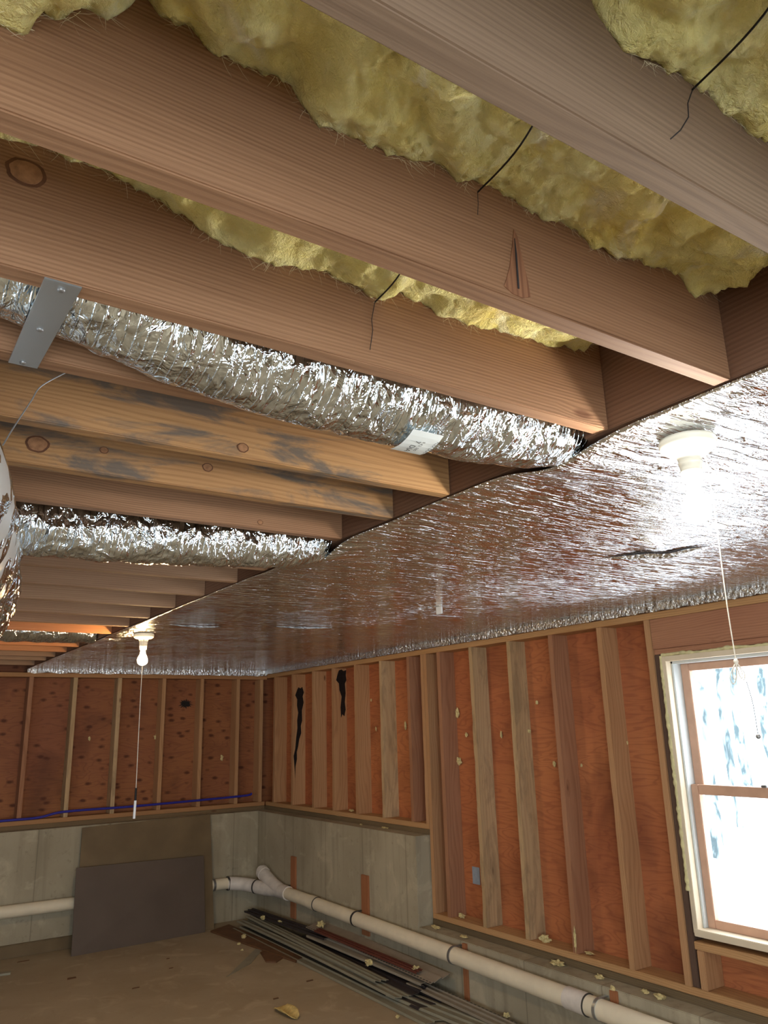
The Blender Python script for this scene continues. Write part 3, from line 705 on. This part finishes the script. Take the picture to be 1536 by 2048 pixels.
# expanding foam round the frame
def foamline(pts, r, seed):
    P = spline(pts, 10); R = [max(.002, r*(.75+1.1*abs(N3((p.y*23, p.z*23, seed))))) for p in P]
    return grow(new(), P, R, 10)
fm = thing('spray_foam_bead', 'lumpy yellowish foam bead squeezed out around the window frame', 'foam', (XW, 2.82, .3))
obj('side_bead', foamline([(XW+.002, y1+.003, z1+.004-(z1-z0)*k/14+.01*math.sin(k)) for k in range(13)], .0120, 2.), M['foam'], fm, True)
obj('top_bead', foamline([(XW+.010, y1-(y1-y0)*k/8, z1+.007+.004*math.sin(k*2.1)) for k in range(9)], .0105, 5.), M['foam'], fm, True)

# ------------------------------------------------------------------ outdoors
bm = new(); gq = []
for i in range(41):
    gq.append([bm.verts.new((4.02+i*1.4, -14+j*1.2, -1.9+i*.07+.3*N3((i*.3, j*.3, 1)) if i else -1.85)) for j in range(50)])
for i in range(40):
    for j in range(49): bm.faces.new((gq[i][j], gq[i][j+1], gq[i+1][j+1], gq[i+1][j]))
struct('ground', bm, M['snow'])
TR_ = [(9.0, 6.25, .10, 'speckled tree trunk outside, nearest the left window jamb'), (10.5, 6.85, .07, 'thin leaning tree trunk outside behind the cord'),
       (8.5, 5.0, .13, 'trunk outside at the right edge of the view through the window'), (14., 8.9, .10, 'distant slim trunk outside'), (17., 10.2, .12, 'far tree trunk in the snow'),
       (12.5, 7.2, .06, 'sapling trunk outside in mid view')]
for k, (x, y, r, l) in enumerate(TR_):
    t = thing('tree', l, 'tree', (x, y, -1.9)); bend = .5*math.sin(k*2.3)
    obj('trunk', grow(new(), spline([(x, y, -2.2), (x+.1, y+.1+bend*.2, 0), (x+.2, y-.1+bend*.5, 3), (x, y+bend, 7)], 8), [r*(1-.5*i/24) for i in range(25)], 12), M['bark'], t, True)
    for b in range(4):
        z = 1.2+b*1.1; s = 1 if b % 2 else -1
        obj('branch', grow(new(), spline([(x+.1, y, z), (x+.2, y+s*.6, z+.3), (x, y+s*1.4, z+.35)], 5), [r*.25*(1-.07*i) for i in range(11)], 6), M['bark'], t, True)

# ------------------------------------------------------------------ lamps
def lamp(lbl, c, zt, bulbmat, near):
    t = thing('pull_chain_lamp', lbl, 'lamp', (c[0], c[1], zt))
    base = [(.030, 0), (.060, -.002), (.063, -.010), (.060, -.024), (.050, -.031), (.030, -.036), (.026, -.050), (.0245, -.056), (.0265, -.058), (.0245, -.061), (.023, -.075), (.0250, -.077), (.0225, -.080), (.021, -.100), (.012, -.101)]
    obj('porcelain_base', lathe(new(), c, [(r, zt+z) for r, z in base], 48), M['porcelain'], t, True)
    bz = zt-.099; bl = []
    for k in range(22):
        s = k/21; L = .098
        if s < .30: r = .0125+.004*(s/.30)
        else:
            u = (s-.30)/.70; r = .0165+.0140*math.sin(min(1, u/.55)*math.pi/2) if u < .55 else .0305*math.sqrt(max(0.0, 1-((u-.55)/.45)**2))
        bl.append((max(r, .0012), bz-L*s))
    obj('bulb', lathe(new(), c, bl, 28), M[bulbmat], t, True)
    return t
L1 = lamp('nearer lit bulb in an ivory porcelain holder on the foil, toward the window', (1.493, .984), .611, 'bulb_near', True)
bm = new(); cx, cy = 1.493-.028, .984-.03
obj('pull_cord', grow(new(), spline([(1.520, .962, .60), (1.522, .960, .45), (1.520, .962, .25), (1.521, .961, .118)], 8), .0013, 8), M['string'], L1, True)
kn = new(); P0 = Vector((1.521, .961, .115))
grow(kn, [P0+Vector((0, 0, .006)), P0, P0-Vector((0, 0, .006))], [.003, .0055, .003], 8)
for k, (dx, dz) in enumerate(((-.014, -.045), (-.009, -.036), (.008, -.034), (.012, -.037))):
    grow(kn, spline([P0, P0+Vector((dx*1.0, -dx*.6, dz*.6)), P0+Vector((dx*.8, -dx*.5, dz)), P0+Vector((dx*.25, -dx*.15, dz*.75)), P0], 6), .0010, 6)
obj('looped_string', kn, M['string'], L1, True)
obj('dark_cord', grow(new(), spline([(1.530, .950, .075), (1.535, .946, .03), (1.537, .946, -.03)], 8), .0008, 6), M['wire'], L1, True)
bd = new(); bmesh.ops.create_icosphere(bd, subdivisions=2, radius=.005, matrix=Matrix.Translation((1.537, .946, -.035))); obj('bead', bd, M['steel'], L1, True)
L2 = lamp('far lit bulb with a warm glow on the foil, toward the back wall', (1.478, 4.914), .613, 'bulb_far', False)
obj('pull_cord', grow(new(), spline([(1.472, 4.886, .60), (1.470, 4.884, .2), (1.474, 4.884, -.30)], 8), .0022, 8), M['string'], L2, True)
obj('dark_grip', grow(new(), [(1.474, 4.884, -.30), (1.474, 4.884, -.37)], .0065, 10), M['wire'], L2, True)
obj('white_pull', grow(new(), [(1.474, 4.884, -.37), (1.472, 4.884, -.47)], .0075, 10), M['white_plastic'], L2, True)

# ------------------------------------------------------------------ pipes
def ring(bm, c, d, r, w):
    c = Vector(c); d = Vector(d).normalized(); grow(bm, [c-d*w/2, c+d*w/2], r, 28)
pr_ = thing('drain_pipe', 'thick cream plastic pipe strapped along the right concrete wall', 'pipe', (3.55, 5, -1.5))
A = Vector((3.55, 7.08, -1.425)); B = Vector((3.55, .2, -1.520)); dd = (B-A).normalized()
def at(y): return A+(B-A)*((A.y-y)/(A.y-B.y))
obj('pipe_body', grow(new(), [at(7.05), B], .052, 32), M['pvc'], pr_, True)
for y, mt, w, r in ((6.44, 'pvc', .12, .056), (3.40, 'pvc_white', .15, .057)):
    bm = new(); ring(bm, at(y+w*.5), dd, r, w); obj('coupling', bm, M[mt], pr_, True)
    bm = new(); ring(bm, at(y-.001), dd, r+.0012, .006); obj('seam', bm, M['dark_band'], pr_, True)
# wye, elbow and cleanout at the corner
fit = thing('wye_fitting', 'white wye fitting with a capped cleanout joining the two pipes in the corner', 'fitting', (3.5, 7.3, -1.45))
obj('wye_body', grow(new(), spline([at(6.98), at(7.10), Vector((3.545, 7.24, -1.43)), Vector((3.50, 7.42, -1.435)), Vector((3.45, 7.56, -1.425)), Vector((3.38, 7.66, -1.415)), Vector((3.28, 7.715, -1.405))], 8), .060, 28), M['pvc_white'], fit, True)
obj('cleanout', grow(new(), [at(7.12), Vector((3.545, 7.28, -1.39)), Vector((3.54, 7.50, -1.315))], .058, 28), M['pvc_white'], fit, True)
bm = new(); ring(bm, (3.54, 7.50, -1.315), (0, .22, .075), .064, .05); obj('hub', bm, M['pvc_white'], fit, True)
bm = new(); ring(bm, (3.54, 7.535, -1.303), (0, .22, .075), .045, .05); obj('cap', bm, M['pvc_white'], fit, True)
bm = new(); ring(bm, (3.27, 7.717, -1.405), (1, 0, 0), .063, .012); obj('seam', bm, M['dark_band'], fit, True)
bm = new(); ring(bm, (3.47, 7.50, -1.43), (-.07, .2, 0), .0625, .012); obj('seam', bm, M['dark_band'], fit, True)
bp = thing('drain_pipe', 'cream plastic pipe along the back concrete wall, partly behind the leaning board', 'pipe', (2, 7.72, -1.45))
obj('pipe_body', grow(new(), [(-3.4, 7.725, -1.36), (3.30, 7.725, -1.405)], .050, 32), M['pvc'], bp, True)
for (y, l, x) in ((7.04, 'dark strap clamp at the start of the pipe beside the white fitting', 'dark_band'), (5.80, 'dark strap clamp on the pipe below the second rusty strip', 'dark_band'),
               (4.565, 'dark clamp on the pipe under the low concrete strip', 'steel'), (3.32, 'shiny steel clamp on the pipe beside the white coupling', 'galv')):
    t = thing('pipe_clamp', l, 'clamp', tuple(at(y)))
    bm = new(); ring(bm, at(y), dd, .0565, .020); obj('band', bm, M[x], t, True)
    bm = new(); box(bm, 3.55, XC, y-.010, y+.010, at(y).z+.050, at(y).z+.056); obj('bracket_arm', bm, M[x], t)
t = thing('pipe_clamp', 'clamp on the back pipe at the right edge of the brown board', 'clamp', (3.13, 7.725, -1.4))
bm = new(); ring(bm, (3.125, 7.725, -1.404), (1, 0, 0), .054, .022); obj('band', bm, M['steel'], t, True)
# wood strips on the concrete
for c, l in (((XC-.018, XC, 6.945, 7.035, FL+.12, -1.12), 'narrow rusty brown strip on the high concrete near the white fitting'),
             ((XC-.018, XC, 5.70, 5.80, -1.56, -1.125), 'wider rusty brown strip on the high concrete with nail heads'),
             ((XC-.018, XC, 4.50, 4.54, FL, -1.390), 'thin brown strip on the low concrete behind the pipe'),
             ((XC-.016, XC, 3.24, 3.29, -1.60, -1.386), 'short stained strip under the insulation tuft near the window')):
    tag(obj('nailing_strip', box(new(), *c, .002), M['rust_wood']), l, 'strip')

# ------------------------------------------------------------------ boards leaning on the back wall
def leaning(name, quad, th, mat, lbl):
    bm = new(); fr = [bm.verts.new(p) for p in quad]; bk_ = [bm.verts.new((p[0], p[1]+th, p[2])) for p in quad]
    bm.faces.new(fr); bm.faces.new(list(reversed(bk_)))
    for i in range(4): bm.faces.new((fr[i], fr[(i+1) % 4], bk_[(i+1) % 4], bk_[i]))
    return tag(obj(name, bm, M[mat]), lbl, 'board')
leaning('hardboard_sheet', [(1.85, 7.612, FL), (3.100, 7.612, FL), (3.070, 7.722, -.764), (1.870, 7.722, -.785)], .008, 'tan_board', 'tall olive-brown sheet standing against the back concrete wall')
leaning('hardboard_sheet', [(1.800, 7.49, FL+.001), (2.985, 7.54, FL+.001), (2.985, 7.636, -1.118), (1.822, 7.625, -1.098)], .008, 'brown_board', 'shorter dark grey-brown board leaning in front of the tall sheet')

# blue cable
tag(obj('blue_cable', grow(new(), spline([(-.5, 7.885, -.72), (.6, 7.885, -.70), (1.217, 7.885, -.687), (1.521, 7.885, -.683), (1.751, 7.885, -.650), (2.337, 7.885, -.649), (3.028, 7.885, -.638), (3.50, 7.885, -.627), (3.58, 7.885, -.612)], 10), .011, 10), M['blue'], smooth=True), 'dark blue cable stretched across the foot of the back wall studs', 'cable')
tag(obj('blue_tag', box(new(), XP-.004, XP, 4.655, 4.735, -1.085, -.972, .001), M['tag']), 'small blue-grey plate on the plywood between two tall studs', 'plate')

# ------------------------------------------------------------------ siding pile
PROF = [(-.11, .000), (-.105, .012), (-.02, .004), (-.015, .016), (.070, .006), (.075, .014), (.11, .012)]
def siding(lbl, a, b, mat, z0, z1, wscale=1.0, tilt=0.0, bend=.0, flip=1, cat='siding panel'):
    a = Vector((a[0], a[1], z0)); b = Vector((b[0], b[1], z1)); L = (b-a).length; xd = (b-a).normalized()
    yd = Vector((0, 0, 1)).cross(xd).normalized()*flip; zd = xd.cross(yd)*flip
    if zd.z < 0: zd = -zd
    R = Matrix.Rotation(tilt, 3, xd); yd = R @ yd; zd = R @ zd
    bm = new(); n = 14; T = .0035; rows = []
    for i in range(n+1):
        t = i/n; sag = bend*math.sin(math.pi*t)
        top = [(L*t, u*wscale, v+sag) for u, v in PROF]; bot = [(x, u, v-T) for x, u, v in reversed(top)]
        rows.append([bm.verts.new(p) for p in top+bot])
    k = len(rows[0])
    for p, q in zip(rows, rows[1:]):
        for j in range(k): bm.faces.new((p[j], p[(j+1) % k], q[(j+1) % k], q[j]))
    bm.faces.new(rows[0]); bm.faces.new(rows[-1]); bmesh.ops.recalc_face_normals(bm, faces=bm.faces)
    me = bpy.data.meshes.new('siding_panel'); bm.to_mesh(me); bm.free(); me.materials.append(M[mat])
    o = bpy.data.objects.new('siding_panel', me); COL.objects.link(o)
    o.matrix_world = Matrix.Translation(a+Vector((0, 0, ZF))) @ Matrix((xd, yd, zd)).transposed().to_4x4()
    return tag(o, lbl, cat, 'siding panels piled on the floor')
F = FL+.006
siding('bottom left grey-green siding panel, its long edge on the floor', (3.30, 7.45), (3.26, 4.40), 'siding_green', F, F, .8)
siding('dark siding strip running toward the camera at the bottom of the pile', (3.33, 4.96), (3.42, 3.80), 'siding_green', F+.022, F+.006, .7)
siding('siding panel coloured dark as shadow, lying under the left of the pile', (3.44, 7.50), (3.38, 4.60), 'siding_shadow', F+.020, F+.018, 1.0)
siding('grey-green siding panel with a bowed edge, second in the pile', (3.34, 7.50), (3.29, 4.80), 'siding_green', F+.042, F+.035, .6, -.10, .01)
siding('siding strip coloured black as shadow through the middle of the pile', (3.50, 6.6), (3.42, 4.78), 'siding_shadow', F+.045, F+.05, .6, .22)
siding('long olive siding panel ending in a flared tip', (3.42, 7.50), (3.32, 5.10), 'siding_green', F+.070, F+.060, .5, -.12)
siding('narrow siding strip coloured very dark as shadow, nearest the wall at the far end', (3.45, 7.62), (3.50, 6.15), 'siding_shadow', F+.10, F+.12, .45, .1)
siding('slotted narrow strip at the near end of the pile', (3.47, 4.95), (3.52, 3.50), 'slot_narrow', F+.065, F+.010, .45, .1)
siding('tan siding panel under the red-brown strip', (3.50, 6.42), (3.49, 4.78), 'siding', F+.105, F+.105, .62, .22)
siding('wide tan siding panel with a slotted nail hem beside the pipe', (3.555, 6.50), (3.50, 4.66), 'siding_slot', F+.15, F+.135, .75, .22, 0, -1)
siding('narrow red-brown siding strip lying on the pile', (3.47, 6.30), (3.46, 4.84), 'siding_red', F+.155, F+.150, .25, .1)
def flat(name, poly, z, th, mat, lbl, cat='scrap'):
    return tag(obj(name, prism(new(), poly, z, z+th), M[mat]), lbl, cat)
M['rust_brown'] = plain('rust_brown_board', (.155, .075, .035), .65, 0, .18, 8, .2)
flat('wood_board', [(3.02, 7.50), (3.25, 7.62), (3.30, 6.20), (3.18, 6.12)], FL+.002, .014, 'rust_brown', 'flat reddish-brown board on the floor under the far end of the siding', 'board')
flat('wood_offcut', [(3.08, 6.56), (3.157, 6.565), (3.24, 6.366), (3.06, 6.22), (3.00, 6.28)], FL+.001, .010, 'rust_brown', 'small brown offcut on the floor in front of the pile', 'offcut')
flat('plastic_strip', [(2.60, 6.12), (2.63, 6.15), (3.10, 6.70), (3.15, 6.66), (2.90, 6.34)], FL+.001, .004, 'siding_green', 'pointed grey-green strip on the floor aiming at the camera', 'strip')
flat('wood_chip', [(1.235, 7.27), (1.30, 7.26), (1.31, 7.31), (1.10, 7.33)], FL+.001, .015, 'siding_green', 'greenish chip on the floor at the left edge', 'scrap')
for k, (x, y, w, h, l) in enumerate(((1.45, 7.6, .05, .010, 'thin dark splinter at the foot of the back wall'), (1.66, 6.85, .035, .020, 'dark chip on the floor left of centre'),
        (1.98, 6.30, .030, .008, 'dark splinter on the open floor'), (2.42, 6.9, .014, .008, 'tiny crumb in front of the leaning board'), (2.35, 6.62, .018, .007, 'tiny dark crumb on the floor below the board'),
        (3.05, 5.65, .03, .01, 'small chip beside the siding pile'), (2.68, 5.45, .022, .009, 'brown fleck near the yellow scrap'))):
    flat('wood_chip', [(x-w, y-h), (x+w*.9, y-h*.6), (x+w, y+h), (x-w*.7, y+h*1.2)], FL+.001, .003, 'rust_brown', l, 'scrap')
# yellow curled scrap on the floor
bm = new(); gq = []
for i in range(17):
    row = []
    for j in range(9):
        u = i/16*2-1; v = j/8*2-1; wd = .065*(1-u*u)**.5 if abs(u) < 1 else 0
        row.append(bm.verts.new((2.60+v*wd*.8+.01*u, 5.13-u*.13, FL+.006+.035*abs(v)**1.5*(1-u*u)+.012*abs(N3((u*3, v*3, 1))))))
    gq.append(row)
for i in range(16):
    for j in range(8): bm.faces.new((gq[i][j], gq[i][j+1], gq[i+1][j+1], gq[i+1][j]))
bmesh.ops.remove_doubles(bm, verts=bm.verts, dist=.0002)
o = tag(obj('insulation_scrap', bm, plain('yellow_scrap', (.62, .46, .17), .9, 0, .2, 40, .5), smooth=True), 'curled yellow leaf-like scrap alone on the floor at the bottom', 'scrap')
o.modifiers.new('thickness', 'SOLIDIFY').thickness = .004

# ------------------------------------------------------------------ tufts of insulation
def tuft(p, s, lbl, seed, mat='fiber_dim', sq=(1, 1, 1)):
    bm = new(); bmesh.ops.create_icosphere(bm, subdivisions=3, radius=1)
    for v in bm.verts:
        d = v.co.normalized(); k = 1+.75*fbm(d*1.6+Vector((seed, 0, 0)), 3)+.35*N3(d*6+Vector((seed, 1, 0)))
        v.co = Vector((p[0]+d.x*s*k*sq[0], p[1]+d.y*s*k*sq[1], p[2]+d.z*s*k*sq[2]))
    return tag(obj('insulation_tuft', bm, M[mat], smooth=False), lbl, 'insulation scrap')
TF = [((3.868, 4.80, .10), .022, (.5, .8, 1.9), 'pale tuft stuck to the plywood left of the bark-edged stud, upper one'),
      ((3.868, 4.81, -.25), .024, (.5, 1.2, 1.2), 'white tuft beside the dark red stud at mid height'),
      ((3.872, 4.71, -.06), .012, (.5, 1.4, 1.4), 'small wisp on the plywood left of the bark-edged stud'),
      ((3.872, 4.325, -.06), .014, (.5, .8, 1.8), 'tuft between the two pale studs'),
      ((3.872, 3.945, .143), .013, (.5, .9, 1.3), 'little tuft high on the plywood right of the pale yellowish stud'),
      ((3.860, 4.030, -.042), .016, (.5, 1.3, .8), 'tuft clinging beside the pale yellowish stud'),
      ((3.872, 3.83, -.252), .014, (.4, 1.0, 1.4), 'grey tuft left of the reddish tall stud'),
      ((3.872, 3.596, -.254), .010, (.5, .8, 1.2), 'speck of tuft right of the reddish tall stud'),
      ((3.872, 3.22, -.117), .009, (.5, .9, 1.2), 'speck of tuft right of the brown tall stud'),
      ((3.80, 4.78, -1.290), .022, (1, 1.3, .7), 'tuft on the sill plate by the dark red stud'),
      ((3.79, 3.945, -1.285), .028, (1, 1.4, .9), 'tuft on the sill plate right of the pale yellowish stud'),
      ((3.735, 3.640, -1.22), .011, (.6, .8, 6.0), 'long wisp hanging on the foot of the reddish tall stud'),
      ((3.78, 3.58, -1.293), .016, (1, 2.2, .5), 'wisp on the sill plate right of the reddish tall stud'),
      ((3.700, 3.77, -1.370), .030, (1, 2.0, .6), 'largest clump on the concrete ledge'),
      ((3.700, 3.44, -1.374), .020, (1, 1.6, .7), 'clump on the ledge above the short stained strip'),
      ((3.61, 3.27, -1.40), .022, (.5, 1.0, 1.8), 'tuft hanging over the edge of the ledge near the window'),
      ((3.690, 3.12, -1.372), .018, (1, 1.5, .6), 'small clump on the ledge under the window gap'),
      ((3.685, 3.02, -1.373), .022, (1, 1.8, .6), 'rightmost clump on the ledge'),
      ((3.680, 4.62, -1.376), .018, (1, 2.2, .5), 'greyish shreds on the ledge left of the thin strip'),
      ((3.690, 4.95, -1.375), .022, (1, 2.4, .5), 'shreds on the ledge at the foot of the high concrete end'),
      ((3.82, 6.30, -.690), .020, (1, 2.0, .5), 'shreds on the high sill plate'), ((3.72, 5.62, -.770), .016, (1, 3., .5), 'shreds along the edge of the high concrete'),
      ((3.70, 5.95, -.770), .010, (1, 2., .6), 'crumbs on the edge of the high concrete'),
      ((3.872, 6.02, .25), .010, (.4, 1, 1.6), 'tuft on the plywood in a short bay left of the pale grey stud'), ((3.872, 5.50, .02), .018, (.4, .8, 2.0), 'cream tuft in the short bay right of the pale grey stud'),
      ((3.872, 5.95, .0), .010, (.4, 1, 2.0), 'thin tuft beside the pale grey short stud'),
      ((3.52, 6.32, -1.565), .034, (1, 1.1, .9), 'yellow tuft on the pile at the tip of the slotted panel'), ((3.42, 5.42, -1.655), .028, (1, 1.5, .8), 'yellow tuft in the middle of the pile'),
      ((3.47, 4.90, -1.595), .026, (1, 1.0, .9), 'yellow tuft at the near end of the red-brown strip'), ((3.15, 7.05, -1.732), .022, (1, 1, .8), 'yellow tuft on the reddish-brown board'),
      ((3.05, 6.92, -1.750), .016, (1, 1, .7), 'pale crumb on the floor beside the reddish-brown board'), ((3.40, 7.20, -1.640), .024, (1, 1.4, .8), 'yellow tuft on the far end of the pile'),
      ((3.45, 6.95, -1.640), .020, (1, 1.6, .7), 'second yellow tuft on the far end of the pile'), ((2.99, 6.72, -1.75), .012, (1, 1, .7), 'crumb near the pointed strip'),
      ((3.30, 4.95, -1.715), .014, (1, 1, .7), 'crumb on the lower siding edge'), ((3.57, 4.10, -1.70), .020, (1, 1, .7), 'yellow crumb behind the pipe near the wall'),
      ((3.12, 4.62, -1.748), .014, (1, 1, .7), 'white crumb on the floor beside the pile'), ((3.79, 2.85, -1.296), .010, (1, 1, .7), 'crumb on the plate under the window gap'),
      ((2.60, 8.03, -.02), .022, (1.2, .4, 1.2), 'curl of fibre on the back plywood behind the far cord'), ((3.30, 8.03, -.25), .020, (.8, .4, 1.6), 'pale curl on the back plywood near the corner'),
      ((1.95, 8.03, -.02), .014, (.8, .4, 1.6), 'faint curl on the back plywood left of the far cord'), ((1.36, 8.03, .05), .012, (1, .4, 1.3), 'small wisp on the back plywood at the left')]
for k, (p, s, q, l) in enumerate(TF): tuft(p, s*.8, l, k*3.7+1, sq=q)
